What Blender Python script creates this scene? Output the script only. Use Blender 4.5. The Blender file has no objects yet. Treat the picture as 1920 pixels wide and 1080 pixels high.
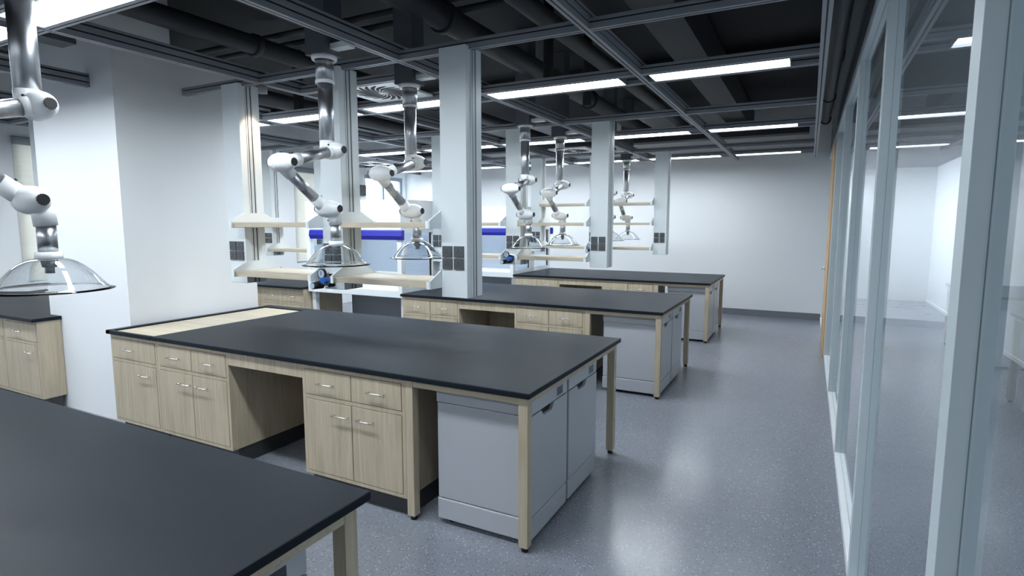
import bpy, bmesh, math, random
from mathutils import Vector, Matrix
random.seed(4)
SC = bpy.context.scene
COL = SC.collection
PI = math.pi

# ------------------------------------------------------------------ materials
def new_mat(name):
    m = bpy.data.materials.new(name); m.use_nodes = True
    nt = m.node_tree; nt.nodes.clear()
    out = nt.nodes.new('ShaderNodeOutputMaterial')
    return m, nt, out

def N(nt, t, **kw):
    n = nt.nodes.new(t)
    for k, v in kw.items(): setattr(n, k, v)
    return n

def plain(name, col, rough=.5, metal=0., var=.04, scale=6., bump=0., bscale=200., spec=.5, coat=0.):
    """painted / cast surface: small cloudy variation of colour and gloss, optional fine bump"""
    m, nt, out = new_mat(name); L = nt.links.new
    b = N(nt, 'ShaderNodeBsdfPrincipled')
    tc = N(nt, 'ShaderNodeTexCoord'); nz = N(nt, 'ShaderNodeTexNoise')
    nz.inputs['Scale'].default_value = scale; nz.inputs['Detail'].default_value = 3
    L(tc.outputs['Object'], nz.inputs['Vector'])
    mx = N(nt, 'ShaderNodeMix', data_type='RGBA')
    c = Vector(col)
    mx.inputs['A'].default_value = (*(c * (1 - var)), 1); mx.inputs['B'].default_value = (*(c * (1 + var)), 1)
    L(nz.outputs['Fac'], mx.inputs['Factor']); L(mx.outputs['Result'], b.inputs['Base Color'])
    b.inputs['Roughness'].default_value = rough; b.inputs['Metallic'].default_value = metal
    b.inputs['Specular IOR Level'].default_value = spec
    b.inputs['Coat Weight'].default_value = coat
    if bump:
        n2 = N(nt, 'ShaderNodeTexNoise'); n2.inputs['Scale'].default_value = bscale
        L(tc.outputs['Object'], n2.inputs['Vector'])
        bp = N(nt, 'ShaderNodeBump'); bp.inputs['Strength'].default_value = bump; bp.inputs['Distance'].default_value = .002
        L(n2.outputs['Fac'], bp.inputs['Height']); L(bp.outputs['Normal'], b.inputs['Normal'])
    L(b.outputs['BSDF'], out.inputs['Surface'])
    return m

def wood(name, c1, c2, axis='z', rough=.5):
    """pale oak laminate: grain stretched along one axis"""
    m, nt, out = new_mat(name); L = nt.links.new
    b = N(nt, 'ShaderNodeBsdfPrincipled'); tc = N(nt, 'ShaderNodeTexCoord'); geo = N(nt, 'ShaderNodeObjectInfo')
    mp = N(nt, 'ShaderNodeMapping')
    s = {'z': (14, 14, .9), 'x': (.9, 14, 14), 'y': (14, .9, 14)}[axis]
    mp.inputs['Scale'].default_value = s
    L(tc.outputs['Object'], mp.inputs['Vector'])
    n1 = N(nt, 'ShaderNodeTexNoise'); n1.inputs['Scale'].default_value = 1.3; n1.inputs['Detail'].default_value = 6
    n1.inputs['Distortion'].default_value = 1.2
    n2 = N(nt, 'ShaderNodeTexNoise'); n2.inputs['Scale'].default_value = 9; n2.inputs['Detail'].default_value = 4
    L(mp.outputs['Vector'], n1.inputs['Vector']); L(mp.outputs['Vector'], n2.inputs['Vector'])
    wv = N(nt, 'ShaderNodeMath', operation='MULTIPLY_ADD'); wv.inputs[1].default_value = .45
    L(n2.outputs['Fac'], wv.inputs[0]); L(n1.outputs['Fac'], wv.inputs[2])
    rp = N(nt, 'ShaderNodeValToRGB')
    rp.color_ramp.elements[0].position = .48; rp.color_ramp.elements[0].color = (*c1, 1)
    rp.color_ramp.elements[1].position = .95; rp.color_ramp.elements[1].color = (*c2, 1)
    L(wv.outputs['Value'], rp.inputs['Fac']); L(rp.outputs['Color'], b.inputs['Base Color'])
    b.inputs['Roughness'].default_value = rough
    bp = N(nt, 'ShaderNodeBump'); bp.inputs['Strength'].default_value = .12; bp.inputs['Distance'].default_value = .001
    L(n2.outputs['Fac'], bp.inputs['Height']); L(bp.outputs['Normal'], b.inputs['Normal'])
    L(b.outputs['BSDF'], out.inputs['Surface'])
    return m

def brushed(name, col, rough=.28):
    m, nt, out = new_mat(name); L = nt.links.new
    b = N(nt, 'ShaderNodeBsdfPrincipled'); tc = N(nt, 'ShaderNodeTexCoord'); mp = N(nt, 'ShaderNodeMapping')
    mp.inputs['Scale'].default_value = (160, 160, 5); L(tc.outputs['Object'], mp.inputs['Vector'])
    nz = N(nt, 'ShaderNodeTexNoise'); nz.inputs['Scale'].default_value = 2; L(mp.outputs['Vector'], nz.inputs['Vector'])
    mr = N(nt, 'ShaderNodeMapRange'); mr.inputs['To Min'].default_value = rough - .07; mr.inputs['To Max'].default_value = rough + .1
    L(nz.outputs['Fac'], mr.inputs['Value']); L(mr.outputs['Result'], b.inputs['Roughness'])
    mp2 = N(nt, 'ShaderNodeMapping'); mp2.inputs['Scale'].default_value = (45, 45, 1.2); L(tc.outputs['Object'], mp2.inputs['Vector'])
    nz2 = N(nt, 'ShaderNodeTexNoise'); nz2.inputs['Scale'].default_value = 1.4; L(mp2.outputs['Vector'], nz2.inputs['Vector'])
    cm = N(nt, 'ShaderNodeMix', data_type='RGBA'); cm.inputs['A'].default_value = (*(Vector(col) * .62), 1); cm.inputs['B'].default_value = (*(Vector(col) * 1.12), 1)
    L(nz2.outputs['Fac'], cm.inputs['Factor']); L(cm.outputs['Result'], b.inputs['Base Color']); b.inputs['Metallic'].default_value = 1
    bp = N(nt, 'ShaderNodeBump'); bp.inputs['Strength'].default_value = .05; bp.inputs['Distance'].default_value = .0005
    L(nz.outputs['Fac'], bp.inputs['Height']); L(bp.outputs['Normal'], b.inputs['Normal'])
    L(b.outputs['BSDF'], out.inputs['Surface'])
    return m

def pane(name, tint=(.93, .96, .97), ior=1.5, rough=.0):
    """flat sheet glass: Fresnel reflection over straight-through transmission"""
    m, nt, out = new_mat(name); L = nt.links.new
    fr = N(nt, 'ShaderNodeFresnel'); fr.inputs['IOR'].default_value = ior
    tr = N(nt, 'ShaderNodeBsdfTransparent'); tr.inputs['Color'].default_value = (*tint, 1)
    gl = N(nt, 'ShaderNodeBsdfGlossy'); gl.inputs['Roughness'].default_value = rough
    tc = N(nt, 'ShaderNodeTexCoord'); nz = N(nt, 'ShaderNodeTexNoise'); nz.inputs['Scale'].default_value = 1.5
    L(tc.outputs['Object'], nz.inputs['Vector'])
    cr = N(nt, 'ShaderNodeMix', data_type='RGBA')
    cr.inputs['A'].default_value = (.96, .98, 1, 1); cr.inputs['B'].default_value = (1, 1, 1, 1)
    L(nz.outputs['Fac'], cr.inputs['Factor']); L(cr.outputs['Result'], gl.inputs['Color'])
    geo = N(nt, 'ShaderNodeNewGeometry'); inv = N(nt, 'ShaderNodeMath', operation='SUBTRACT'); inv.inputs[0].default_value = 1
    L(geo.outputs['Backfacing'], inv.inputs[1]); mu = N(nt, 'ShaderNodeMath', operation='MULTIPLY')
    L(fr.outputs['Fac'], mu.inputs[0]); L(inv.outputs[0], mu.inputs[1])
    mx = N(nt, 'ShaderNodeMixShader'); L(mu.outputs[0], mx.inputs['Fac'])
    L(tr.outputs['BSDF'], mx.inputs[1]); L(gl.outputs['BSDF'], mx.inputs[2]); L(mx.outputs['Shader'], out.inputs['Surface'])
    return m

def emit(name, col, strength):
    m, nt, out = new_mat(name); L = nt.links.new
    e = N(nt, 'ShaderNodeEmission'); e.inputs['Color'].default_value = (*col, 1); e.inputs['Strength'].default_value = strength
    L(e.outputs['Emission'], out.inputs['Surface'])
    return m

def floor_mat():
    m, nt, out = new_mat('speckled_vinyl'); L = nt.links.new
    b = N(nt, 'ShaderNodeBsdfPrincipled'); tc = N(nt, 'ShaderNodeTexCoord')
    base = N(nt, 'ShaderNodeTexNoise'); base.inputs['Scale'].default_value = 1.7; base.inputs['Detail'].default_value = 5
    L(tc.outputs['Object'], base.inputs['Vector'])
    m0 = N(nt, 'ShaderNodeMix', data_type='RGBA')
    m0.inputs['A'].default_value = (.20, .213, .25, 1); m0.inputs['B'].default_value = (.215, .228, .265, 1)
    L(base.outputs['Fac'], m0.inputs['Factor'])
    prev = m0.outputs['Result']
    for sc, thr, col, seed, size in ((100, .94, (.42, .45, .50, 1), 0, .34), (130, .90, (.29, .32, .37, 1), 7, .32), (120, .90, (.06, .066, .08, 1), 3, .32)):
        mp = N(nt, 'ShaderNodeMapping'); mp.inputs['Location'].default_value = (seed, seed * 2, 0); mp.inputs['Scale'].default_value = (1, .72, 1)
        mp.inputs['Rotation'].default_value = (0, 0, seed)
        L(tc.outputs['Object'], mp.inputs['Vector'])
        v = N(nt, 'ShaderNodeTexVoronoi', voronoi_dimensions='2D'); v.inputs['Scale'].default_value = sc
        L(mp.outputs['Vector'], v.inputs['Vector'])
        sp = N(nt, 'ShaderNodeSeparateColor'); L(v.outputs['Color'], sp.inputs['Color'])
        g1 = N(nt, 'ShaderNodeMath', operation='GREATER_THAN'); g1.inputs[1].default_value = thr; L(sp.outputs['Red'], g1.inputs[0])
        g2 = N(nt, 'ShaderNodeMath', operation='LESS_THAN'); g2.inputs[1].default_value = size; L(v.outputs['Distance'], g2.inputs[0])
        mu = N(nt, 'ShaderNodeMath', operation='MULTIPLY'); L(g1.outputs[0], mu.inputs[0]); L(g2.outputs[0], mu.inputs[1])
        mu2 = N(nt, 'ShaderNodeMath', operation='MULTIPLY'); mu2.inputs[1].default_value = .85; L(mu.outputs[0], mu2.inputs[0])
        mx = N(nt, 'ShaderNodeMix', data_type='RGBA'); L(mu2.outputs[0], mx.inputs['Factor']); L(prev, mx.inputs['A']); mx.inputs['B'].default_value = col
        prev = mx.outputs['Result']
    L(prev, b.inputs['Base Color'])
    n3 = N(nt, 'ShaderNodeTexNoise'); n3.inputs['Scale'].default_value = 4; n3.inputs['Detail'].default_value = 6
    L(tc.outputs['Object'], n3.inputs['Vector'])
    mr = N(nt, 'ShaderNodeMapRange'); mr.inputs['To Min'].default_value = .16; mr.inputs['To Max'].default_value = .30
    L(n3.outputs['Fac'], mr.inputs['Value']); L(mr.outputs['Result'], b.inputs['Roughness'])
    L(b.outputs['BSDF'], out.inputs['Surface'])
    return m

def blind_mat():
    m, nt, out = new_mat('roller_blind_cloth'); L = nt.links.new
    d = N(nt, 'ShaderNodeBsdfDiffuse'); t = N(nt, 'ShaderNodeBsdfTranslucent')
    tc = N(nt, 'ShaderNodeTexCoord'); w = N(nt, 'ShaderNodeTexNoise'); w.inputs['Scale'].default_value = 3
    mp = N(nt, 'ShaderNodeMapping'); mp.inputs['Scale'].default_value = (1, 1, 14); L(tc.outputs['Object'], mp.inputs['Vector']); L(mp.outputs['Vector'], w.inputs['Vector'])
    mx = N(nt, 'ShaderNodeMix', data_type='RGBA'); mx.inputs['A'].default_value = (.72, .70, .64, 1); mx.inputs['B'].default_value = (.82, .80, .75, 1)
    L(w.outputs['Fac'], mx.inputs['Factor']); L(mx.outputs['Result'], d.inputs['Color']); L(mx.outputs['Result'], t.inputs['Color'])
    ms = N(nt, 'ShaderNodeMixShader'); ms.inputs['Fac'].default_value = .35
    L(d.outputs['BSDF'], ms.inputs[1]); L(t.outputs['BSDF'], ms.inputs[2]); L(ms.outputs['Shader'], out.inputs['Surface'])
    return m

def glass_solid(name):
    m, nt, out = new_mat(name); L = nt.links.new
    g = N(nt, 'ShaderNodeBsdfGlass'); g.inputs['IOR'].default_value = 1.49
    tc = N(nt, 'ShaderNodeTexCoord'); nz = N(nt, 'ShaderNodeTexNoise'); nz.inputs['Scale'].default_value = 20
    L(tc.outputs['Object'], nz.inputs['Vector'])
    mr = N(nt, 'ShaderNodeMapRange'); mr.inputs['To Min'].default_value = 0; mr.inputs['To Max'].default_value = .03
    L(nz.outputs['Fac'], mr.inputs['Value']); L(mr.outputs['Result'], g.inputs['Roughness'])
    g.inputs['Color'].default_value = (.97, .98, .985, 1)
    L(g.outputs['BSDF'], out.inputs['Surface'])
    return m

M = dict(
    wall=plain('wall_paint', (.80, .815, .83), .75, var=.01, scale=2, bump=.08, bscale=120),
    white=plain('white_powder_coat', (.80, .825, .84), .38, var=.015, bump=.03),
    column=plain('column_powder_coat', (.78, .825, .845), .42, var=.01, bump=.03),
    arm=plain('arm_white_plastic', (.84, .855, .865), .25, var=.01),
    appliance=plain('appliance_enamel', (.415, .43, .46), .33, var=.015),
    grey_panel=plain('grey_panel', (.30, .32, .35), .45),
    black=plain('black_plastic', (.005, .005, .006), .55, var=.1),
    kick=plain('dark_toe_kick', (.035, .037, .042), .5, var=.1),
    top=plain('epoxy_worktop', (.0105, .0145, .0205), .42, spec=.10, var=.06, scale=40, bump=.12, bscale=420),
    rail=plain('rail_aluminium', (.30, .32, .355), .45, metal=.25, var=.03),
    slot=plain('rail_slot_shadow', (.014, .015, .02), .7, var=.1),
    ceil=plain('dark_ceiling_paint', (.013, .0145, .017), .8, var=.15, scale=1),
    duct=plain('dark_duct_paint', (.034, .037, .043), .6, var=.1, scale=2),
    duct2=plain('grey_duct_paint', (.095, .105, .12), .55, var=.06, scale=2),
    frame=plain('partition_frame', (.52, .585, .615), .42, var=.015, bump=.03),
    gasket=plain('black_gasket', (.02, .02, .022), .6),
    socket=plain('grey_socket_plate', (.085, .09, .098), .38, var=.05),
    socket_side=plain('socket_side', (.05, .045, .045), .5),
    pin=plain('socket_pin_hole', (.006, .006, .007), .5),
    wood=wood('pale_oak_upright', (.385, .32, .225), (.54, .46, .34), 'z'),
    woodx=wood('pale_oak_lengthwise', (.385, .32, .225), (.54, .46, .34), 'x'),
    door_wood=wood('honey_oak_door', (.50, .30, .13), (.66, .43, .20), 'z', .4),
    board=wood('shelf_oak', (.47, .40, .30), (.60, .53, .41), 'x', .42),
    steel=brushed('brushed_steel', (.54, .555, .58), .34),
    chrome=plain('chrome_handle', (.82, .83, .85), .12, metal=1, var=.01),
    inox=plain('hood_liner', (.50, .54, .60), .3, metal=.35),
    blue=plain('blue_enamel', (.018, .022, .34), .3, var=.05),
    blue2=plain('blue_valve_cap', (.01, .10, .42), .3, var=.05),
    baseb=plain('grey_vinyl_skirting', (.17, .18, .205), .45),
    glass=pane('sheet_glass'),
    hoodglass=pane('hood_glass', (.90, .93, .95), 1.45),
    wglass=pane('window_glass', (.92, .95, .96)),
    dome=glass_solid('clear_acrylic'),
    lamp=emit('light_diffuser', (.86, .94, 1.0), 16.0), lamp_dim=emit('light_diffuser_low', (.84, .93, 1.0), 3.6), lamp_bright=emit('light_diffuser_high', (.85, .935, 1.0), 12.0),
    lamp_mid=emit('light_diffuser_mid', (.86, .94, 1.0), 11.0),
    fill_strong=emit('fill_strip_diffuser', (.90, .95, 1.0), 27.0),  # glow of the added fill strip behind the partition
    hoodlamp=emit('hood_lamp_diffuser', (.85, .93, 1), 5.0),
    warm=emit('warm_spot_lens', (1, .78, .5), 6.0),
    floor=floor_mat(), blind=blind_mat(),
    bulk=plain('bulkhead_paint', (.20, .215, .235), .6), ceil2=plain('grey_ceiling_paint', (.36, .37, .39), .7),
    gauge=plain('gauge_face', (.45, .52, .62), .3),
    disp=plain('display_glass', (.04, .045, .055), .2),
)

# ------------------------------------------------------------------ mesh builder
class MB:
    def __init__(s): s.bm = bmesh.new()
    def _tag(s, faces, mi):
        for f in faces: f.material_index = mi
    def box(s, x0, x1, y0, y1, z0, z1, mi=0, bev=0., seg=2):
        r = bmesh.ops.create_cube(s.bm, size=1)
        vs = r['verts']
        for v in vs:
            v.co = Vector(((x0 + x1) / 2 + v.co.x * (x1 - x0), (y0 + y1) / 2 + v.co.y * (y1 - y0), (z0 + z1) / 2 + v.co.z * (z1 - z0)))
        fs = set(f for v in vs for f in v.link_faces); s._tag(fs, mi)
        if bev:
            es = list(set(e for v in vs for e in v.link_edges))
            r2 = bmesh.ops.bevel(s.bm, geom=es, offset=bev, segments=seg, affect='EDGES', profile=.5)
            s._tag(r2['faces'], mi)
        return s
    def cyl(s, p0, p1, r0, r1=None, n=24, mi=0, caps=True):
        p0, p1 = Vector(p0), Vector(p1); r1 = r0 if r1 is None else r1
        d = p1 - p0; q = d.to_track_quat('Z', 'Y')
        rings = []
        for p, r in ((p0, r0), (p1, r1)):
            rings.append([s.bm.verts.new(p + q @ Vector((r * math.cos(2 * PI * i / n), r * math.sin(2 * PI * i / n), 0))) for i in range(n)])
        for i in range(n):
            f = s.bm.faces.new((rings[0][i], rings[0][(i + 1) % n], rings[1][(i + 1) % n], rings[1][i])); f.material_index = mi; f.smooth = True
        if caps:
            f = s.bm.faces.new(rings[0][::-1]); f.material_index = mi
            f = s.bm.faces.new(rings[1]); f.material_index = mi
        return s
    def lathe(s, prof, c=(0, 0, 0), axis='z', n=32, mi=0, closed=False, smooth=True):
        """prof: list of (r, h) turned about an axis through c"""
        c = Vector(c); rings = []
        for r, h in prof:
            ring = []
            for i in range(n):
                a = 2 * PI * i / n; u, v = r * math.cos(a), r * math.sin(a)
                p = {'z': (u, v, h), 'x': (h, u, v), 'y': (v, h, u)}[axis]
                ring.append(s.bm.verts.new(c + Vector(p)))
            rings.append(ring)
        pairs = list(zip(rings, rings[1:])) + ([(rings[-1], rings[0])] if closed else [])
        for a, b in pairs:
            for i in range(n):
                f = s.bm.faces.new((a[i], a[(i + 1) % n], b[(i + 1) % n], b[i])); f.material_index = mi; f.smooth = smooth
        if not closed:
            if prof[0][0] > 1e-6: f = s.bm.faces.new(rings[0][::-1]); f.material_index = mi
            if prof[-1][0] > 1e-6: f = s.bm.faces.new(rings[-1]); f.material_index = mi
        return s
    def prism(s, poly, axis, a0, a1, mi=0):
        """closed polygon extruded along an axis; poly in the other two coordinates (x: (y,z)  y: (x,z)  z: (x,y))"""
        def P(p, a): return {'x': (a, p[0], p[1]), 'y': (p[0], a, p[1]), 'z': (p[0], p[1], a)}[axis]
        A = [s.bm.verts.new(P(p, a0)) for p in poly]; B = [s.bm.verts.new(P(p, a1)) for p in poly]
        n = len(poly); fs = []
        for i in range(n): fs.append(s.bm.faces.new((A[i], A[(i + 1) % n], B[(i + 1) % n], B[i])))
        fs.append(s.bm.faces.new(A[::-1])); fs.append(s.bm.faces.new(B)); s._tag(fs, mi)
        return s
    def build(s, name, mats, parent=None, kind=None):
        bmesh.ops.remove_doubles(s.bm, verts=s.bm.verts, dist=1e-6)
        bmesh.ops.recalc_face_normals(s.bm, faces=s.bm.faces)
        me = bpy.data.meshes.new(name); s.bm.to_mesh(me); s.bm.free()
        for m in (mats if isinstance(mats, (list, tuple)) else [mats]): me.materials.append(m if not isinstance(m, str) else M[m])
        o = bpy.data.objects.new(name, me); COL.objects.link(o)
        if parent: o.parent = parent
        if kind: o['kind'] = kind
        return o

def tag(o, label, cat, group=None, kind=None):
    o['label'] = label; o['category'] = cat
    if group: o['group'] = group
    if kind: o['kind'] = kind
    return o

def thing(name, loc, label, cat, group=None, rz=0):
    o = bpy.data.objects.new(name, None); COL.objects.link(o); o.empty_display_size = .1
    o.location = loc; o.rotation_euler = (0, 0, rz)
    return tag(o, label, cat, group)

def copy_tree(o, parent=None):
    c = o.copy(); COL.objects.link(c)
    if parent: c.parent = parent
    for ch in list(o.children): copy_tree(ch, c)
    return c

PROTO = {}
def place(key, maker, loc, label, cat, group=None):
    """first call builds the thing, later calls copy it with all of its parts"""
    if key not in PROTO:
        o = PROTO[key] = maker()
    else:
        o = copy_tree(PROTO[key])
    o.location = loc
    tag(o, label, cat, group)
    return o

def struct(name, mb, mats, label=None, cat=None):
    o = mb.build(name, mats, kind='structure')
    if label: tag(o, label, cat)
    return o

def bare(name):
    o = bpy.data.objects.new(name, None); COL.objects.link(o); o.empty_display_size = .1
    return o

# ------------------------------------------------------------------ layout constants (metres)
BY = {1: -2.69, 2: 0.0, 3: 2.889, 4: 5.799}          # front edge of each bench
WD = 1.549                                            # bench depth
BN = {1: 'the nearest bench', 2: 'the second bench', 3: 'the third bench', 4: 'the farthest bench'}
BS = {1: 'nearest', 2: 'second', 3: 'third', 4: 'farthest'}
RY = {1: -2.13, 2: .787, 3: 3.687, 4: 6.587}          # centre line of each service row
RB = 2.768                                             # underside of the ceiling rails
XW = 1.42                                             # lab face of the glazed partition

# ------------------------------------------------------------------ room shell
struct('floor', MB().box(-7.7, 3.6, -6.6, 12.6, -.1, 0), 'floor', 'grey blue speckled vinyl floor', 'floor')
struct('ceiling', MB().box(-7.7, 1.47, -6.6, 8.85, 3.7, 3.8), 'ceil', 'dark painted ceiling slab above the open grid', 'ceiling')
struct('wall_back', MB().box(-7.7, 1.455, 8.73, 8.85, 0, 3.7), 'wall', 'plain white far wall at the end of the aisle', 'wall')
struct('wall_front', MB().box(-7.7, 3.6, -6.6, -6.5, 0, 3.7), 'wall', 'white wall behind the camera', 'wall')
# left wall with three window openings
WIN = [(1.05, 3.5), (5.35, 6.95), (7.3, 8.62)]
w = MB().box(-7.62, -7.5, -6.5, 8.73, 0, .92).box(-7.62, -7.5, -6.5, 8.73, 2.74, 3.7)
ys = [-6.5] + [v for p in WIN for v in p] + [8.73]
for a, b in zip(ys[::2], ys[1::2]): w.box(-7.62, -7.5, a, b, .92, 2.74)
struct('wall_left', w, 'wall', 'white window wall at the far left', 'wall')
# room behind the glass
w = MB().box(3.5, 3.6, -6.5, 12.45, 0, 3.7)
struct('wall_right', w, 'wall', 'white side wall of the room behind the glass', 'wall')
struct('wall_beyond', MB().box(1.3, 3.6, 12.45, 12.55, 0, 3.7).box(1.36, 1.455, 8.85, 12.45, 0, 3.7), 'wall', 'white end wall of the room behind the glass', 'wall')
struct('ceiling_beyond', MB().box(1.49, 3.5, -6.5, 12.45, 2.86, 2.96), 'ceil2', 'grey ceiling of the room behind the glass', 'ceiling')
struct('baseboard_back', MB().box(-7.5, 1.42, 8.715, 8.73, 0, .115, bev=.002), 'baseb', 'grey skirting along the far wall', 'baseboard')
struct('baseboard_right', MB().box(3.485, 3.5, -6.5, 12.45, 0, .05), 'wall', 'white low skirting in the room behind the glass', 'baseboard')
# structural pillars
struct('wall_pillar', MB().box(-4.98, -3.715, .205, .69, 0, 3.7).box(-4.98, -3.715, .69, 1.43, 0, 3.12), 'wall', 'thick white structural pillar behind the second bench', 'pillar')
struct('wall_pilaster', MB().box(-6.93, -6.2, 8.3, 8.73, 0, 3.7), 'wall', 'white pilaster on the far wall above the fume hoods', 'pillar')

# windows in the left wall
for i, (a, b) in enumerate(WIN):
    f = MB()
    for y0, y1, z0, z1 in ((a, b, .92, .98), (a, b, 2.66, 2.74), (a, a + .06, .98, 2.66), (b - .06, b, .98, 2.66), ((a + b) / 2 - .03, (a + b) / 2 + .03, .98, 2.66)):
        f.box(-7.60, -7.53, y0, y1, z0, z1, bev=.004)
    wo = struct('window_%d' % (i + 1), f, 'rail', ['grey framed window behind the left benches', 'grey framed window left of the fume hoods', 'grey framed bare window in the far left corner'][i], 'window')
    MB().box(-7.575, -7.565, a + .06, b - .06, .98, 2.66).build('window_pane', 'wglass', wo)
    if i < 2:
        t = thing('roller_blind', (-7.49, (a + b) / 2, 2.70), ['cream roller blind beside the white pillar at far left', 'cream roller blind seen between the left shelves'][i], 'blind', 'cream roller blinds')
        h = (b - a) / 2
        MB().box(-.002, .002, -h, h, -1.72, -.05).build('blind_cloth', 'blind', t)
        MB().box(-.03, .05, -h, h, -.06, .03, bev=.008).build('head_rail', 'rail', t)
        MB().box(-.008, .008, -h, h, -1.75, -1.715, bev=.004).build('bottom_bar', 'white', t)
tag(MB().box(-7.5, -7.44, 7.02, 7.28, 2.27, 2.50, bev=.006).build('wall_box', 'kick'), 'small dark box high on the left wall above the fume hood', 'box')

# ------------------------------------------------------------------ glazed partition
PY = [-6.1, -4.45, -2.82, -1.18, .455, 2.10, 3.77, 5.5, 6.85]       # near face of each post
tn = [0]
def trim(mb, mats, label, cat='trim'):
    tn[0] += 1
    return struct('trim_%d' % tn[0], mb, mats, label, cat)
PN = ['far behind the camera', 'behind the camera', 'just behind the camera', 'closest to the camera', 'second from the camera', 'third from the camera', 'fourth from the camera', 'just before the wooden door', 'just past the wooden door']
for i, y in enumerate(PY):
    if i == 8: y = 6.83
    m = MB().box(1.42, 1.4538, y, y + .075, 0, 2.76, bev=.001).box(1.4562, 1.49, y, y + .075, 0, 2.76, bev=.002).box(1.45, 1.46, y + .004, y + .071, 0, 2.76, mi=1)
    trim(m, ['frame', 'gasket'], 'pale grey glazing post of the partition, ' + PN[i], 'post')
trim(MB().box(1.42, 1.452, -6.5, 8.73, 2.755, 2.835, bev=.003).box(1.458, 1.49, -6.5, 8.73, 2.755, 2.835, bev=.003).box(1.45, 1.46, -6.5, 8.73, 2.759, 2.83, mi=1), ['frame', 'gasket'], 'pale grey head rail along the top of the glazed partition', 'rail')
trim(MB().box(1.425, 1.485, -6.5, 8.73, 2.835, 3.7), 'bulk', 'grey bulkhead above the glazed partition', 'bulkhead')
for a, b in zip(PY[:-1], PY[1:]):
    if a == 5.5: continue
    trim(MB().box(1.42, 1.452, a + .075, b, 0, .055, bev=.003).box(1.458, 1.49, a + .075, b, 0, .055, bev=.003).box(1.45, 1.46, a + .075, b, 0, .051, mi=1), ['white', 'gasket'], 'pale floor rail of the partition %s' % {-6.1: 'far behind the camera', -4.45: 'well behind the camera', -2.82: 'beside the camera', -1.18: 'below the first glass pane ahead', .455: 'below the second glass pane ahead', 2.10: 'below the third glass pane ahead', 3.77: 'below the pane before the door'}[a], 'rail')
trim(MB().box(1.42, 1.452, 6.905, 8.73, 0, .055, bev=.003).box(1.458, 1.49, 6.905, 8.73, 0, .055, bev=.003).box(1.45, 1.46, 6.905, 8.73, 0, .051, mi=1), ['white', 'gasket'], 'pale floor rail of the partition between door and far wall', 'rail')
k = 3
for i, (a, b) in enumerate(zip(PY, PY[1:] + [8.655])):
    if a == 5.5: continue
    if a == 6.85: a, b = 6.83, 8.73
    k += 1
    m = MB().box(1.450, 1.460, a + .07, b + .005, .05, 2.76)
    struct('window_%d' % k, m, 'glass', 'clear glass pane of the partition, ' + ['', 'behind the camera', 'beside the camera', 'first ahead of the camera', 'second ahead of the camera', 'third ahead of the camera', 'just before the door', '', 'past the door by the far wall'][i] if i else 'clear glass pane of the partition, far behind the camera', 'window')
# wooden door with frame at the far end of the partition
fr = MB().box(1.415, 1.495, 5.575, 5.62, 0, 2.74, bev=.003).box(1.415, 1.495, 6.79, 6.83, 0, 2.74, bev=.003).box(1.415, 1.495, 5.575, 6.83, 2.69, 2.755, bev=.003)
trim(fr, 'frame', 'pale grey door frame in the partition', 'door frame')
d = struct('door_1', MB().box(1.40, 1.445, 5.62, 6.79, .008, 2.69, bev=.003), 'door_wood', 'tall honey coloured wooden door in the glazed partition', 'door')
MB().cyl((1.40, 6.70, 1.05), (1.35, 6.70, 1.05), .011).cyl((1.355, 6.705, 1.05), (1.355, 6.57, 1.05), .010).cyl((1.402, 6.70, 1.05), (1.392, 6.70, 1.05), .027).build('door_handle', 'chrome', d)

# ------------------------------------------------------------------ ceiling rails
def rail_x(x0, x1, y, h=.062, w=.05, label=''):
    z = RB; a = w / 2
    m = MB()
    m.box(x0, x1, y - a, y + a, z, z + h * .30, bev=.0015)
    m.box(x0, x1, y - a + .007, y + a - .007, z + h * .28, z + h * .72)
    m.box(x0, x1, y - a, y + a, z + h * .60, z + h, bev=.0015)
    m = MB()
    for z0, z1 in ((0, .55), (.70, 1)): m.box(x0, x1, y - a, y + a, z + h * z0, z + h * z1, bev=.0012)
    m.box(x0, x1, y - a + .008, y + a - .008, z + .004, z + h - .004, mi=1)
    m.box(x0 + .001, x1 - .001, y - .0045, y + .0045, z - .0006, z + .003, mi=1)
    return trim(m, ['rail', 'slot'], label, 'ceiling rail')

def rail_y(x, y0, y1, h=.105, w=.05, label=''):
    z = RB; a = w / 2
    m = MB()
    for z0, z1 in ((0, .32), (.42, .74), (.86, 1)): m.box(x - a, x + a, y0, y1, z + h * z0, z + h * z1, bev=.0012)
    m.box(x - a + .008, x + a - .008, y0, y1, z + .004, z + h - .004, mi=1)
    m.box(x - .0045, x + .0045, y0 + .001, y1 - .001, z - .0006, z + .003, mi=1)
    return trim(m, ['rail', 'slot'], label, 'ceiling rail')

RX = [1.20, -.008, -1.352, -2.72, -4.05, -5.40, -6.75]
on = ['first', 'second', 'third', 'fourth', 'fifth', 'sixth', 'seventh']
for i, x in enumerate(RX):
    lb = 'grey slotted ceiling rail running away from the camera, %s from the glass partition' % on[i]
    if i == 4:
        rail_y(x, -6.4, .205, label=lb + ', stopping at the white pillar')
        rail_y(x, 1.43, 8.45, label=lb + ', beyond the white pillar')
    else: rail_y(x, -6.4, 8.45, label=lb)
rown = {-5: 'at the wall behind the camera', 1: 'behind the camera', 2: 'over the second bench', 3: 'over the third bench', 4: 'over the farthest bench'}
for r, y in ((1, -2.10), (2, .755), (3, 3.61), (4, 6.50)):
    for i in range(6):
        x1, x0 = RX[i] - .025, RX[i + 1] + .025
        if r == 2 and i == 3: x0 = -3.66
        if r == 2 and i == 4: x1 = -4.99
        rail_x(x0, x1, y, label='grey slotted ceiling crossrail %s, %s bay from the glass partition' % (rown[r], on[i]))
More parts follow.
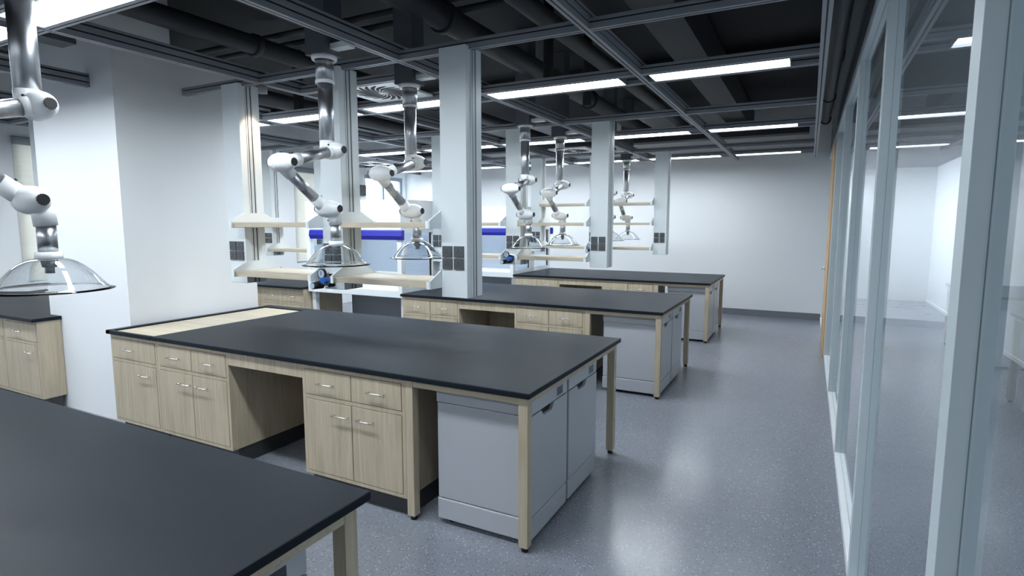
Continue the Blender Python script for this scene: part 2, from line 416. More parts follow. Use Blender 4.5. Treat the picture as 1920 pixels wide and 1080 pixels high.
LROW = {0: -3.60, 1: -.80, 2: 2.00, 3: 4.81, 4: 7.55}
lrn = {0: 'behind the camera', 1: 'in the row nearest the camera', 2: 'in the second row of lights', 3: 'in the third row of lights', 4: 'in the row by the far wall'}

# ------------------------------------------------------------------ linear lights between paired rails
def make_light(L=.565, mt='lamp'):
    t = bare('ceiling_light'); W = .110
    MB().box(-L, L, -W, W, .025, .055).box(-L, L, -W, -W + .004, 0, .03).box(-L, L, W - .004, W, 0, .03).box(-L, -L + .004, -W, W, 0, .03).box(L - .004, L, -W, W, 0, .03).build('housing', 'rail', t)
    MB().box(-L + .004, L - .004, -W + .004, W - .004, .020, .026).build('diffuser', mt, t)
    return t
for r, yc in LROW.items():
    for i in range(6):
        x1, x0 = RX[i] - .025, RX[i + 1] + .025
        for s, nm in ((-1, 'near'), (1, 'far')):
            rail_x(x0, x1, yc + s * .137, label='grey slotted light rail %s, %s bay from the glass partition, %s side' % (lrn[r].replace('row of lights', 'light row'), on[i], nm))
        lv = 'lamp_dim' if i == 0 else 'lamp_mid' if r == 4 else 'lamp' if i == 1 else 'lamp_bright'
        lb = 'white linear ceiling light %s, %s from the glass partition' % (lrn[r], on[i])
        place(('light', i == 0, lv), lambda: make_light(.472 if i == 0 else .575, lv), (x0 + (.515 if i == 0 else .585), yc, RB), lb, 'ceiling light', 'linear ceiling lights')

# swirl air vents
def make_vent():
    t = bare('air_vent')
    MB().box(-.30, .30, -.30, .30, 0, .02, bev=.003).build('vent_plate', 'white', t)
    s = MB()
    n = 20
    for k in range(n):
        a = 2 * PI * k / n; L, R_ = [], []
        for j in range(7):
            u = j / 6; r = .045 + u * .205; aa = a + u * .75; wd = (.10 + .05 * u) * math.sin(PI * (.12 + .80 * u)) * .95
            L.append((r * math.cos(aa - wd), r * math.sin(aa - wd))); R_.append((r * math.cos(aa + wd), r * math.sin(aa + wd)))
        s.prism(L + R_[::-1], 'z', -.0015, .002)
    s.build('swirl_slots', 'slot', t)
    MB().lathe([(.0, -.004), (.035, -.004), (.04, 0)], n=24).build('vent_hub', 'white', t)
    return t
for (x, y), lb in zip([(-2.12, 1.52), (-2.12, 5.98), (-6.2, 6.02)], ['square white swirl air vent above the second bench', 'square white swirl air vent above the far benches', 'square white swirl air vent at the left above the fume hoods']):
    place('vent', make_vent, (x, y, RB + .02), lb, 'air vent', 'swirl air vents')
rail_x(RX[3] + .025, RX[2] - .025, 1.17, label='short grey ceiling crossrail beside the swirl air vent over the second bench')

# pipes, ducts and hangers above the grid
def pipe(x, z, r, y0, y1, lb, flanges=()):
    t = thing('ceiling_pipe', (x, 0, z), lb, 'pipe', 'dark pipes above the ceiling grid')
    MB().cyl((0, y0, 0), (0, y1, 0), r, n=28).build('pipe_run', 'duct', t)
    for f in flanges:
        MB().cyl((0, f - .03, 0), (0, f + .03, 0), r * 1.18, n=28).build('flange', 'duct', t)
pipe(-3.48, 3.32, .085, -5, 8.7, 'thick dark ceiling pipe passing beside the white pillar', (1.35, 4.3))
pipe(-1.52, 3.32, .105, -5, 8.7, 'thick dark ceiling pipe above the middle of the benches', (1.55, 5.0))
pipe(-.80, 3.32, .075, -5, 8.7, 'dark ceiling pipe second from the aisle', (4.0,))
pipe(-5.2, 3.3, .10, -5, 8.7, 'dark ceiling pipe left of the white pillar')
pipe(-2.55, 3.40, .035, -5, 8.7, 'thin dark ceiling pipe between two thick pipes')
pipe(-2.95, 3.45, .022, -5, 8.7, 'thinnest dark ceiling conduit near the white pillar')
pipe(1.285, 2.97, .055, -5, 5.85, 'dark pipe hung along the glass partition', (4.4, 5.83))
def xpipe(y, z, r, lb):
    t = thing('ceiling_pipe', (0, y, z), lb, 'pipe', 'dark pipes above the ceiling grid')
    MB().cyl((-7.4, 0, 0), (-.1, 0, 0), r, n=20).build('pipe_run', 'duct', t)
xpipe(1.62, 3.48, .028, 'thin dark crosswise pipe above the second bench, nearer one')
xpipe(1.86, 3.48, .028, 'thin dark crosswise pipe above the second bench, farther one')
def duct(name, b, lb, mat='duct'):
    t = tag(MB().box(*b, bev=.004).build(name, mat), lb, 'duct', 'dark ducts above the ceiling grid'); return t
duct('ceiling_duct', (-.10, .22, -5, 8.6, 3.28, 3.62), 'broad dark ceiling duct along the aisle side of the benches')
duct('ceiling_duct', (-7.3, 1.1, 7.45, 7.7, 3.05, 3.28), 'dark crosswise duct in front of the far wall')
t = thing('cable_tray', (-3.9, -.44, 3.02), 'short dark cable tray hung above the grid beside the white pillar', 'tray')
MB().box(-.10, .10, -.46, .46, 0, .08, bev=.004).build('tray_body', 'duct2', t)
MB().cyl((0, -.3, .07), (0, -.3, .68), .006, n=10).cyl((0, .3, .07), (0, .3, .68), .006, n=10).build('hanger_rods', 'duct', t)
for i, (x, y, lb) in enumerate([(-1.95, 1.75, 'dark square ceiling hanger between pipes over the second bench'), (-.95, 2.35, 'dark round hanger pipe over the second row of lights'), (-.95, 3.35, 'dark round hanger pipe over the third bench'), (-4.3, 2.6, 'dark ceiling hanger beyond the white pillar')]):
    tag((MB().box(x - .05, x + .05, y - .03, y + .03, 2.9, 3.7) if i in (0, 3) else MB().cyl((x, y, 2.9), (x, y, 3.7), .045)).build('ceiling_hanger', 'ceil'), lb, 'hanger')
for y, lb in ((4.9, 'dark downstand beam across the lab above the third light row'), (-.2, 'dark downstand beam across the lab near the camera')):
    trim(MB().box(-7.5, 1.42, y, y + .3, 3.5, 3.7), 'ceil', lb, 'beam')

# ------------------------------------------------------------------ benches
def handle(parent, x, z, y):
    m = MB().cyl((x - .062, y - .026, z), (x + .062, y - .026, z), .0045, n=12)
    for s in (-1, 1): m.cyl((x + s * .055, y - .026, z), (x + s * .055, y + .001, z), .004, n=10)
    m.build('handle', 'chrome', parent)

def front(parent, name, x0, x1, z0, z1, hx, hz):
    o = MB().box(x0 + .0035, x1 - .0035, .020, .038, z0 + .0035, z1 - .0035, bev=.0012).build(name, 'wood', parent)
    handle(o, hx, hz, .020)

def make_double():
    """750-ish mm unit, origin at its right front floor corner: two drawers over two doors"""
    t = bare('base_cabinet'); W = .795; D = .72
    c = MB().box(-W, 0, .028, .045, .12, .138).box(-W, 0, .028, .045, .802, .82).box(-W, -W + .024, .022, D, .12, .82, bev=.001).box(-.024, 0, .022, D, .12, .82, bev=.001)
    c.box(-W + .02, -.02, .022, .05, .608, .632, bev=.001).box(-W + .02, -.02, .022, D, .12, .142, bev=.001).box(-W + .02, -.02, .022, D, .793, .82, bev=.001).box(-W + .02, -.02, D - .02, D, .13, .81)
    c.box(-W + .022, -.022, .041, .05, .13, .80, mi=1)
    c.build('carcass', ['wood', 'kick'], t)
    MB().box(-W + .01, -.01, .075, D - .03, 0, .121).build('toe_kick', 'kick', t)
    mid = -W / 2
    front(t, 'drawer', -W + .024, mid, .632, .793, -W * .75 + .005, .712); front(t, 'drawer', mid, -.024, .632, .793, -W * .25 - .005, .712)
    front(t, 'door', -W + .024, mid, .142, .608, mid - .08, .532); front(t, 'door', mid, -.024, .142, .608, mid + .11, .532)
    return t

def make_double_knee():
    t = make_double(); kneehole(t, .696); return t

def make_single(D=.72):
    t = bare('base_cabinet'); W = .60
    c = MB().box(-W, -W + .024, .022, D, .12, .82, bev=.001).box(-.024, 0, .022, D, .12, .82, bev=.001)
    c.box(-W + .02, -.02, .022, .05, .608, .632, bev=.001).box(-W + .02, -.02, .022, D, .12, .142, bev=.001).box(-W + .02, -.02, .022, D, .793, .82, bev=.001).box(-W + .02, -.02, D - .02, D, .13, .81)
    c.box(-W + .022, -.022, .041, .05, .13, .80, mi=1)
    c.build('carcass', ['wood', 'kick'], t)
    MB().box(-W + .01, -.01, .075, D - .03, 0, .121).build('toe_kick', 'kick', t)
    front(t, 'drawer', -W + .024, -.024, .632, .793, -W * .58, .712); front(t, 'door', -W + .024, -.024, .142, .608, -W * .27, .532)
    return t

def leg_frame(t):
    """open table end of a bench: legs, feet and aprons; origin at the right front corner of the worktop"""
    for (x0, x1, y0, y1) in ((-.070, -.018, .02, .072), (-.070, -.018, WD - .10, WD - .048), (-.776, -.726, .02, .072), (-.776, -.726, WD - .10, WD - .048)):
        l = MB().box(x0, x1, y0, y1, .026, .82, bev=.0015).build('leg', 'wood', t)
        MB().cyl(((x0 + x1) / 2, (y0 + y1) / 2, 0), ((x0 + x1) / 2, (y0 + y1) / 2, .028), .019, n=18).build('foot', 'black', l)
    MB().box(-.73, -.07, .024, .048, .782, .82).build('apron', 'woodx', t)
    MB().box(-.73, -.07, WD - .075, WD - .055, .782, .82).build('apron', 'woodx', t)
    MB().box(-.048, -.02, .07, WD - .095, .784, .82).build('apron', 'woodx', t)

def kneehole(t, x=-1.574):
    MB().box(x - .695, x, .022, .045, .728, .82).build('kneehole_rail', 'wood', t)
    MB().box(x - .695, x, .70, .72, .12, .82).build('kneehole_panel', 'wood', t)
    MB().box(x - .695, x, .69, .705, 0, .12).build('toe_kick', 'kick', t)

def make_stand():
    t = bare('table_stand'); leg_frame(t); return t

def make_appliance():
    """under-counter machine, door faces +x; origin at floor, front right"""
    t = bare('under_counter_appliance'); H = .785; D = .57; W = .50
    b = MB().box(-D, -.030, 0, W, .155, .700, bev=.004).box(-D - .004, -.026, -.004, W + .004, .704, H, bev=.006).box(-D - .004, -.026, -.004, W + .004, .030, .150, bev=.006)
    b.box(-D + .02, -.045, .01, W - .01, .14, .72)
    b.build('cabinet_body', 'appliance', t)
    # door: polygon with a notch for the grip, extruded in x
    dz0, dz1 = .158, .700
    poly = [(.004, dz0), (W - .004, dz0), (W - .004, dz1), (.305, dz1), (.272, dz1 - .034), (.165, dz1 - .034), (.135, dz1), (.004, dz1)]
    MB().prism(poly, 'x', -.030, 0).build('door', 'appliance', t)
    MB().box(-.029, -.018, .14, .30, dz1 - .04, dz1 + .004).build('grip_recess', 'black', t)
    MB().box(-.030, 0, .004, W - .004, .706, H - .003, bev=.004).build('control_panel', 'appliance', t)
    MB().box(-.002, .0015, .345, .425, .722, .768).build('display', 'disp', t)
    MB().box(-.026, 0, .004, W - .004, .032, .150, bev=.004).build('plinth', 'appliance', t)
    f = MB()
    for x in (-D + .06, -.08):
        for y in (.05, W - .05): f.cyl((x, y, 0), (x, y, .04), .02, n=14)
    f.build('feet', 'black', t)
    return t

def slab(x0, x1, y0, lb, inset=False):
    if not inset: return tag(MB().box(x0, x1, y0, y0 + WD, .82, .85, bev=.005).build('worktop', 'top'), lb, 'worktop', 'dark grey bench worktops')
    m = MB().box(-3.10, x1, y0, y0 + WD, .82, .85, bev=.005)
    m.box(x0, -3.102, y0, y0 + .028, .82, .85, bev=.004).box(x0, -3.102, y0 + WD - .10, y0 + WD, .82, .85, bev=.004).box(x0, x0 + .055, y0, y0 + WD, .82, .85, bev=.004)
    o = tag(m.build('worktop', 'top'), lb, 'worktop', 'dark grey bench worktops')
    c = MB().box(-3.637, -3.10, y0 + .026, y0 + WD - .098, .822, .838).build('inset_board', 'board', o); c['label'] = 'pale wood board let into the worktop'
    return o
slab(-3.09, 0, BY[1], 'dark grey worktop of the nearest bench, filling the lower left corner')
slab(-3.69, 0, BY[2], 'long dark grey worktop with a bare wood inset at its left end', True)
slab(-3.085, 0, BY[3], 'dark grey worktop of the third bench, right of the first fume hood')
slab(-3.085, 0, BY[4], 'dark grey worktop of the farthest bench, in front of the far wall')

for b in (1, 2, 3, 4):
    y = BY[b]
    place('stand', make_stand, (0, y, 0), 'oak legs and aprons under the aisle end of ' + BN[b], 'table stand', 'bench stands')
    place('appl', make_appliance, (-.03, y + (.293 if b == 1 else .078), 0), 'white under-counter appliance with display, nearer of two under ' + BN[b], 'appliance', 'under-counter appliances')
    place('appl', make_appliance, (-.03, y + (.815 if b == 1 else .60), 0), 'white under-counter appliance with display, farther of two under ' + BN[b], 'appliance', 'under-counter appliances')
    if b > 1:
        place('double', make_double, (-.778, y, 0), 'oak cabinet, two drawers over two doors, beside the appliances of ' + BN[b], 'cabinet', 'oak bench cabinets')
        place('double_knee', make_double_knee, (-2.27, y, 0), 'oak cabinet, two drawers over two doors, left of the kneehole in ' + BN[b], 'cabinet', 'oak bench cabinets')
place('single', make_single, (-3.067, 0, 0), 'narrow pale oak cabinet with one drawer and one door under the wood inset', 'cabinet', 'oak bench cabinets')
# left-hand benches
place('shallow', lambda: make_single(.205), (-4.80, -.005, 0), 'narrow pale oak cabinet at far left beside the white pillar', 'cabinet', 'oak bench cabinets')
place('double', make_double, (-5.402, -.005, 0), 'pale oak double cabinet at the far left edge of the photo', 'cabinet', 'oak bench cabinets')
place('double', make_double, (-4.665, 2.86, 0), 'pale oak double cabinet directly left of the first fume hood', 'cabinet', 'oak bench cabinets')
place('double', make_double, (-5.462, 2.86, 0), 'pale oak double cabinet second to the left of the first fume hood', 'cabinet', 'oak bench cabinets')
place('double', make_double, (-6.20, -.005, 0), 'pale oak double cabinet hidden past the left edge of the photo', 'cabinet', 'oak bench cabinets')
place('double', make_double, (-6.26, 2.86, 0), 'pale oak double cabinet third to the left of the first fume hood', 'cabinet', 'oak bench cabinets')
tag(MB().box(-7.05, -4.995, -.025, 1.52, .82, .85).box(-4.995, -4.785, -.025, .202, .82, .85).build('worktop', 'top'), 'dark grey worktop at far left behind the white pillar', 'worktop', 'dark grey bench worktops')
tag(MB().box(-7.1, -4.655, 2.835, 2.835 + WD, .82, .85, bev=.005).build('worktop', 'top'), 'dark grey worktop of the left bench beyond the pillar', 'worktop', 'dark grey bench worktops')

# ------------------------------------------------------------------ service columns
def socket_parts(parent):
    for ix in (0, 1):
        for iz in (0, 1):
            cx = -.150 + ix * .089; cz = 1.497 - iz * .080
            m = MB().box(cx - .037, cx + .037, -.012, 0, cz - .0365, cz + .0365, mi=0, bev=.002)
            m.box(cx - .0365, cx + .0365, -.004, .0005, cz - .036, cz + .036, mi=1)
            o = m.build('power_socket', ['socket', 'socket_side'], parent)
            p = MB()
            p.box(cx - .0025, cx + .0025, -.0126, -.010, cz + .004, cz + .014)
            for s in (-1, 1):
                pr = [(cx + s * .006, cz - .004), (cx + s * .009, cz - .002), (cx + s * .014, cz - .012), (cx + s * .011, cz - .014)]
                p.prism(pr, 'y', -.0126, -.010)
            p.build('pin_holes', 'pin', o)

def make_column():
    """hanging service column, origin at its right front lower corner of the plan (x to the left, y back)"""
    t = bare('service_column'); W, D = .2025, .1925; z0, z1 = 1.195, 2.788
    MB().box(-W + .002, -.002, 0, D, z0, z1, bev=.0015).build('column_body', 'column', t)
    for s, x in ((1, -.002), (-1, -W + .002)):
        m = MB()
        xa, xb = (x, x + .004) if s > 0 else (x - .004, x)
        m.box(xa, xb, .070, .0795, z0, z1, mi=1).box(xa, xb, .0795, .087, z0, z1, mi=0).box(xa, xb, .087, .1055, z0, z1, mi=0).box(xa, xb, .1055, .115, z0, z1, mi=1)
        # raised slot lips
        m.box(xa, xb + (.002 * s if s > 0 else 0), .060, .070, z0, z1, mi=0).box(xa, xb, .115, .125, z0, z1, mi=0)
        m.build('slot_channel', ['rail_light', 'slot'], t)
    MB().box(-W + .004, -.004, .003, D - .003, z0 - .002, z0).build('bottom_cap', 'grey_panel', t)
    socket_parts(t)
    return t
M['rail_light'] = plain('column_channel', (.62, .655, .68), .4, metal=.0)
CX = {'aisle': -.778, 'middle': -1.838, 'left': -2.896}
CL = {'aisle': 'nearest the aisle', 'middle': 'middle of three', 'left': 'leftmost of three'}
for r in (2, 3, 4):
    for kx, x in CX.items():
        place('col', make_column, (x, RY[r] - .096, 0), 'pale hanging service column with dark sockets, %s over %s' % (CL[kx], BN[r]), 'column', 'hanging service columns')
place('col', make_column, (-6.0, RY[2] - .096, 0), 'pale hanging service column at far left behind the white pillar', 'column', 'hanging service columns')
place('col', make_column, (-6.03, RY[3] - .096, 0), 'pale hanging service column over the left bench beyond the pillar', 'column', 'hanging service columns')
place('col', make_column, (-4.93, RY[3] - .096, 0), 'pale hanging service column beside the first fume hood, mostly hidden', 'column', 'hanging service columns')

# shelves with bracket plates, between columns
def make_shelf():
    """origin: centre of the bay, board underside at z=0"""
    t = bare('wall_shelf'); H = .4275
    MB().box(-H + .012, H - .012, -.215, .215, 0, .036, bev=.001).build('shelf_board', 'board', t)
    for s in (-1, 1):
        poly = [(-.232, -.006), (.232, -.006), (.232, .044), (.096, .112), (-.096, .112), (-.232, .044)]
        x0, x1 = (s * H - .006, s * H + .006)
        m = MB().prism(poly, 'x', x0, x1)
        m.box(min(s * H, s * (H - .022)), max(s * H, s * (H - .022)), -.236, -.228, -.006, .044).box(min(s * H, s * (H - .022)), max(s * H, s * (H - .022)), .228, .236, -.006, .044)
        m.build('bracket', 'column', t)
    return t
for r in (2, 3, 4):
    for bay, xc, bl in ((0, (-.9805 - 1.838) / 2, 'right bay'), (1, (-2.0405 - 2.896) / 2, 'left bay')):
        for lv, z, ll in ((0, 1.262, 'lower'), (1, 1.652, 'upper')) + (((2, 1.965, 'topmost'),) if r == 4 else ()):
            place('shelf', make_shelf, (xc, RY[r], z), 'pale wood %s shelf on white brackets, %s over %s' % (ll, bl, BN[r]), 'shelf', 'shelves between the service columns')
for lv, z, ll in ((0, 1.262, 'lower'), (1, 1.652, 'upper')):
    o = place('shelf', make_shelf, ((-6.03 - 5.1325) / 2, RY[3], z), 'pale wood %s shelf left of the first fume hood, over the left bench' % ll, 'shelf', 'shelves between the service columns')
    o.scale = (1.04, 1, 1)

# gas regulators on the middle columns
def make_regulator():
    t = bare('gas_regulator')
    MB().box(-.05, .05, -.012, 0, -.045, .06, bev=.003).cyl((0, 0, 0), (0, -.06, 0), .014, n=16).build('valve_block', 'chrome', t)
    g = MB().cyl((-.028, -.055, .062), (-.028, -.075, .062), .036, n=28).build('gauge', 'black', t)
    MB().cyl((-.028, -.0745, .062), (-.028, -.0765, .062), .030, n=28).build('gauge_face', 'gauge', g)
    MB().box(-.030, -.026, -.0785, -.0765, .052, .082).build('gauge_needle', 'black', g)
    MB().cyl((.012, -.05, .015), (.012, -.105, .015), .026, .023, n=24).build('outlet_cap', 'blue2', t)
    MB().cyl((-.05, -.05, -.022), (-.05, -.14, -.022), .028, .026, n=16).build('control_knob', 'black', t)
    MB().cyl((-.05, -.139, -.022), (-.05, -.146, -.022), .020, n=16).build('knob_cap', 'gauge', t)
    MB().cyl((-.05, 0, -.022), (-.05, -.06, -.022), .012, n=12).cyl((-.028, 0, .062), (-.028, -.06, .062), .007, n=12).build('stem', 'chrome', t)
    return t
for r in (2, 3, 4):
    place('reg', make_regulator, (-1.965, RY[r] - .0965, 1.25), 'gas regulator with gauge and blue cap on the middle column of ' + BN[r], 'regulator', 'gas regulators')

# ------------------------------------------------------------------ extraction arms
def egg(c, L=.100, R=.056):
    m = MB(); pr = []
    n = 16
    for i in range(n + 1):
        u = -1 + 2 * i / n
        r = R * math.sqrt(max(0, 1 - abs(u) ** 2.4)) if abs(u) < .93 else R * .40 * (1 if abs(u) < .99 else .9)
        pr.append((max(r, .018), u * L))
    m.lathe(pr, c, 'x', 28)
    m.lathe([(R + .0008, -.0012 - .018), (R + .0014, -.018), (R + .0008, .0012 - .018)], c, 'x', 28, mi=0)
    return m
def knob_mesh(c, s, L=.098):
    m = MB(); n = 18; x0, x1 = c[0] + s * (L - .012), c[0] + s * (L + .006)
    poly = []
    for i in range(n * 2):
        r = .0235 if i % 2 else .0205
        a = PI * i / n; poly.append((c[1] + r * math.cos(a), c[2] + r * math.sin(a)))
    m.prism(poly, 'x', x0, x1)
    return m
def make_arm():
    """jointed extraction arm; origin under the ceiling duct at floor level; arm folds in the y-z plane"""
    t = bare('extraction_arm')
    xa, xb = 0, .046; xc = .024
    J1 = Vector((xc, .03, 2.146)); J2 = Vector((xc, -.385, 2.034)); J3 = Vector((xc, -.05, 1.774)); D = Vector((xb, 0, 1.418))
    J1.y = .0 + .018; J3.y = -.035
    MB().box(-.085, .085, -.075, .075, 2.725, 3.7, bev=.002).build('ceiling_duct_box', 'duct2', t)
    MB().box(.03, .225, -.035, .035, 2.752, 2.786, bev=.002).build('mounting_arm', 'white', t)
    MB().lathe([(.057, 2.70), (.075, 2.70), (.083, 2.724), (.057, 2.724)], n=36, closed=True).build('flange', 'arm', t)
    MB().cyl((0, 0, 2.57), (0, 0, 2.72), .056, n=36).build('duct_sleeve', 'steel', t)
    MB().lathe([(.046, 2.558), (.060, 2.558), (.060, 2.578), (.046, 2.578)], n=36, closed=True).build('sleeve_ring', 'arm', t)
    MB().cyl((0, 0, 2.15), (0, 0, 2.56), .046, n=36).build('drop_pipe', 'steel', t)
    def joint(J):
        o = egg(J).build('joint', 'arm', t)
        for s in (-1, 1): knob_mesh(J, s).build('joint_knob', 'black', o)
        return o
    def tube(a, b, x, r, cut0, cut1):
        a = Vector((x, a.y, a.z)); b = Vector((x, b.y, b.z)); d = (b - a).normalized()
        MB().cyl(a + d * cut0, b - d * cut1, r, n=28).build('arm_tube', 'steel', t)
        for p, q, c in ((a, d, cut0), (b, -d, cut1)):
            o = MB().cyl(p, p + q * (c + .012), .040, .0375, n=28).build('tube_socket', 'arm', t)
            up = Vector((0, -q.z, q.y)); up = up if up.z > 0 else -up
            mid = p + q * (c * .72)
            MB().cyl(mid + up * .036, mid + up * .047, .0055, n=10).build('lock_screw', 'black', o)
    j1, j2, j3 = joint(J1), joint(J2), joint(J3)
    tube(J1, J2, xb, .034, .062, .10)
    tube(J2, J3, xa, .033, .095, .10)
    MB().cyl((xa, 0, 2.15), (xa, 0, 2.205), .047, n=28).build('pipe_collar', 'arm', t)
    MB().cyl((xb, 0, 1.672), (xb, J3.y * .3, J3.z), .040, n=28).build('tube_socket', 'arm', t)
    MB().cyl((xb - .036, -.012, 1.70), (xb - .049, -.016, 1.70), .0055, n=10).build('lock_screw', 'black', t)
    MB().cyl((xb, 0, 1.565), (xb, 0, 1.675), .0335, n=28).build('hood_tube', 'steel', t)
    MB().lathe([(.030, 1.535), (.047, 1.535), (.045, 1.568), (.030, 1.568)], (xb, 0, 0), n=32, closed=True).build('hood_collar', 'arm', t)
    MB().cyl((xb, 0, 1.505), (xb, 0, 1.536), .024, .030, n=24).cyl((xb, 0, 1.480), (xb, 0, 1.505), .016, n=18).build('damper', 'grey_panel', t)
    # clear dome with a small outward lip
    outer = [(.046, 1.543), (.064, 1.539), (.080, 1.5325), (.094, 1.525), (.108, 1.5155), (.122, 1.504), (.136, 1.4905), (.150, 1.475), (.163, 1.459), (.175, 1.443), (.186, 1.4285), (.197, 1.4185)]
    lip = [(.216, 1.4155), (.217, 1.4125), (.214, 1.411)]
    inner = [(max(r - .0028, .03), z - .0022) for r, z in outer[::-1]]
    MB().lathe(outer + lip + inner, (xb, 0, 0), n=56, closed=True).build('hood_dome', 'dome', t)
    return t
place('arm', make_arm, (-1.60, -1.262, 0), 'white jointed extraction arm with clear dome at the left edge, nearest the camera', 'extraction arm', 'extraction arms')
for r in (2, 3, 4):
    ya, yb = {2: (.325, 1.178), 3: (3.21, 4.15), 4: (6.13, 7.03)}[r]
    place('arm', make_arm, (-1.597, ya, 0), 'white jointed extraction arm, clear dome, over %s, nearer of its pair' % BN[r], 'extraction arm', 'extraction arms')
    place('arm', make_arm, (-1.583, yb, 0), 'white jointed extraction arm, clear dome, over %s, farther of its pair' % BN[r], 'extraction arm', 'extraction arms')

# warm spot at the leftmost column of the second bench
t = thing('spot_downlight', (-2.745, .80, RB), 'small warm spotlight under the ceiling rail beside the leftmost column', 'spotlight')
MB().lathe([(.0, .0), (.03, .0), (.035, -.012), (.038, -.06), (.030, -.062), (.026, -.03), (0, -.03)], n=24).build('lamp_can', 'rail', t)
MB().lathe([(0, -.034), (.024, -.034), (.024, -.031), (0, -.031)], n=20).build('lamp_lens', 'warm', t)
sp = bpy.data.lights.new('spot_lamp', 'SPOT'); sp.energy = 8; sp.color = (1, .80, .55); sp.spot_size = math.radians(62); sp.spot_blend = .9; sp.shadow_soft_size = .02
so = bpy.data.objects.new('spot_lamp', sp); COL.objects.link(so); so.parent = t; so.location = (0, 0, -.068); so.rotation_euler = (0, math.radians(14), 0)

# ------------------------------------------------------------------ fume hoods
def make_hood():
    """double-sided bench fume hood; origin at its right front floor corner"""
    t = bare('fume_hood'); W = 1.545; D = 1.50
    for x in (-.0675, -W + .0025):
        for y in (.06, D - .12):
            l = MB().box(x, x + .065, y, y + .065, .02, .79, bev=.002).build('leg', 'white', t)
            MB().cyl((x + .0325, y + .0325, 0), (x + .0325, y + .0325, .022), .022, n=16).build('foot', 'black', l)
    MB().box(-W, 0, 0, .06, .79, .875, bev=.003).box(-W, 0, D - .06, D, .79, .875, bev=.003).box(-W, -W + .06, .05, D - .05, .79, .875).box(-.06, 0, .05, D - .05, .79, .875).build('base_frame', 'white', t)
    MB().box(-W + .05, -.05, .05, D - .05, .845, .872).build('hood_deck', 'white', t)
    for x in (-.062, -W):
        for (y0, y1) in ((0, .07), (.64, .80), (D - .07, D)):
            MB().box(x, x + .062, y0, y1, .87, 1.60, bev=.003).build('post', 'white', t)
        MB().box(x, x + .062, .06, D - .06, .87, .905).box(x, x + .062, .06, D - .06, 1.568, 1.60).build('side_rail', 'white', t)
        for (y0, y1) in ((.07, .64), (.80, D - .07)):
            g = MB().box(x + .026, x + .032, y0 + .002, y1 - .002, .905, 1.568).build('side_glass', 'hoodglass', t)
            MB().box(x + .022, x + .036, y1 - .022, y1 - .001, .905, 1.568).box(x + .022, x + .036, y0, y1, .899, .908).build('gasket', 'black', g)
    # canopy
    MB().box(-W, 0, .0, D, 1.60, 1.962, bev=.004).build('canopy', 'white', t)
    MB().box(-.001, .002, .68, .684, 1.60, 1.962).build('canopy_seam', 'grey_panel', t)
    # sashes: blue grip bar, glass below
    for s, yy in ((1, -.03), (-1, D + .03)):
        poly = [(yy, 1.592), (yy + s * .028, 1.600), (yy + s * .04, 1.585), (yy + s * .035, 1.48), (yy + s * .01, 1.484), (yy - s * .012, 1.53)]
        MB().prism(poly, 'x', -W + .09, .045).build('sash_bar', 'blue', t)
        MB().box(-W + .07, -.07, min(yy + s * .034, yy + s * .039), max(yy + s * .034, yy + s * .039), 1.10, 1.485).build('sash_glass', 'hoodglass', t)
        MB().box(-W + .07, -.07, min(yy + s * .032, yy + s * .041), max(yy + s * .032, yy + s * .041), 1.085, 1.102).build('sash_rail', 'white', t)
    MB().box(-W + .25, -.25, .20, .32, 1.585, 1.602).box(-W + .25, -.25, D - .32, D - .20, 1.585, 1.602).build('hood_lamp', 'hoodlamp', t)
    # inner divider and liner
    MB().box(-W + .06, -.06, D / 2 - .03, D / 2 + .03, .872, 1.60).build('liner', 'inox', t)
    MB().box(-W + .2, -W + .235, .07, .105, .872, 1.60).build('inner_post', 'inox', t)
    # low cross panel between the rear legs
    MB().box(-W + .06, -.06, D / 2 - .01, D / 2 + .01, .02, .79).build('lower_panel', 'grey_panel', t)
    return t
place('hood', make_hood, (-3.10, 2.95, 0), 'white framed fume hood with blue sash bar between the second and third benches', 'fume hood', 'fume hoods')
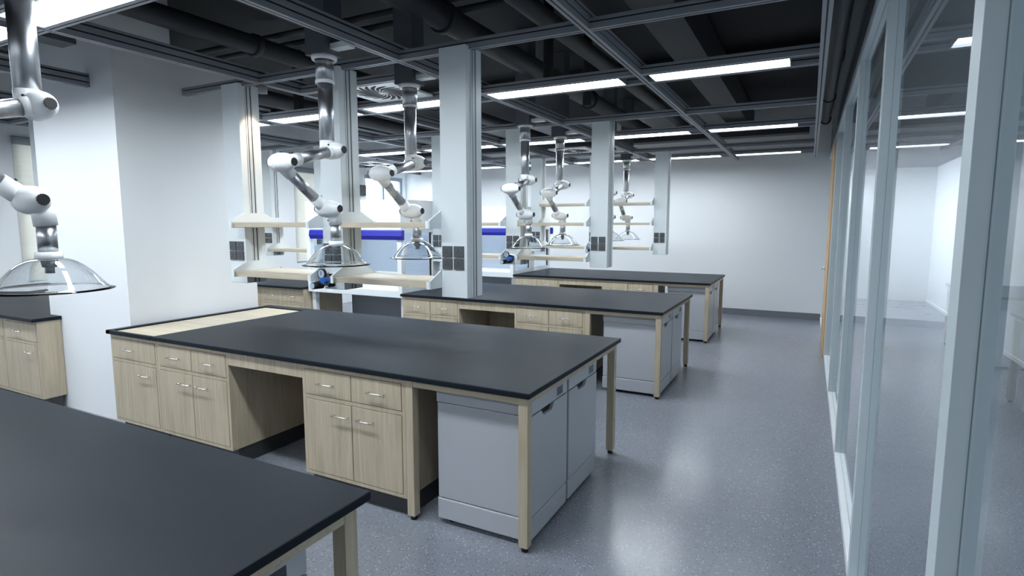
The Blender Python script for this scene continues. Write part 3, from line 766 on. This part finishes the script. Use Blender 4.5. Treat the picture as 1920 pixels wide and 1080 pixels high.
place('hood', make_hood, (-3.10, 5.85, 0), 'white framed fume hood with blue sash bar at the left end of the farthest bench', 'fume hood', 'fume hoods')

# unseen fill strips, added to brighten the room behind the glass
for x, y, lb in ((1.66, 10.55, 'added unseen fill strip close to the glass in the room behind, far end'), (3.25, -1.0, 'added unseen fill strip by the side wall of the room behind the glass')):
    t = thing('fill_strip', (x, y, 2.83), lb, 'ceiling light')
    L = 1.75 if y > 5 else 3.0
    MB().box(-.07, .07, -L, L, -.045, 0, bev=.004).build('housing', 'white', t)
    MB().cyl((0, -1.5, 0), (0, -1.5, .03), .008).cyl((0, 1.5, 0), (0, 1.5, .03), .008).build('hanger_rods', 'white', t)
    MB().box(-.06, .06, .02 - L, L - .02, -.05, -.044).build('diffuser', 'fill_strong' if y > 5 else 'lamp_dim', t)

# ------------------------------------------------------------------ world, camera, output
w = bpy.data.worlds.new('sky'); SC.world = w; w.use_nodes = True
nt = w.node_tree; nt.nodes.clear()
o = nt.nodes.new('ShaderNodeOutputWorld'); b = nt.nodes.new('ShaderNodeBackground')
b.inputs['Color'].default_value = (.80, .90, 1.0, 1); b.inputs['Strength'].default_value = 2.1
nt.links.new(b.outputs['Background'], o.inputs['Surface'])

cam = bpy.data.cameras.new('camera'); cam.sensor_width = 36; cam.lens = 36 * 1070.49 / 1920; cam.clip_start = .05
co = bpy.data.objects.new('camera', cam); COL.objects.link(co)
yaw, pit = .4779, -.1133
fw = Vector((-math.sin(yaw) * math.cos(pit), math.cos(yaw) * math.cos(pit), math.sin(pit)))
co.location = (1.1753, -2.4521, 1.6831); co.rotation_euler = fw.to_track_quat('-Z', 'Y').to_euler()
SC.camera = co
SC.view_settings.view_transform = 'Standard'; SC.view_settings.look = 'None'
SC.view_settings.exposure = 1.68; SC.view_settings.gamma = 1.0; SC.view_settings.use_curve_mapping = False
SC.cycles.max_bounces = 10; SC.cycles.diffuse_bounces = 6; SC.cycles.glossy_bounces = 5; SC.cycles.transmission_bounces = 8; SC.cycles.transparent_max_bounces = 16
SC.cycles.sample_clamp_indirect = 6.0
SC.cycles.use_denoising = True
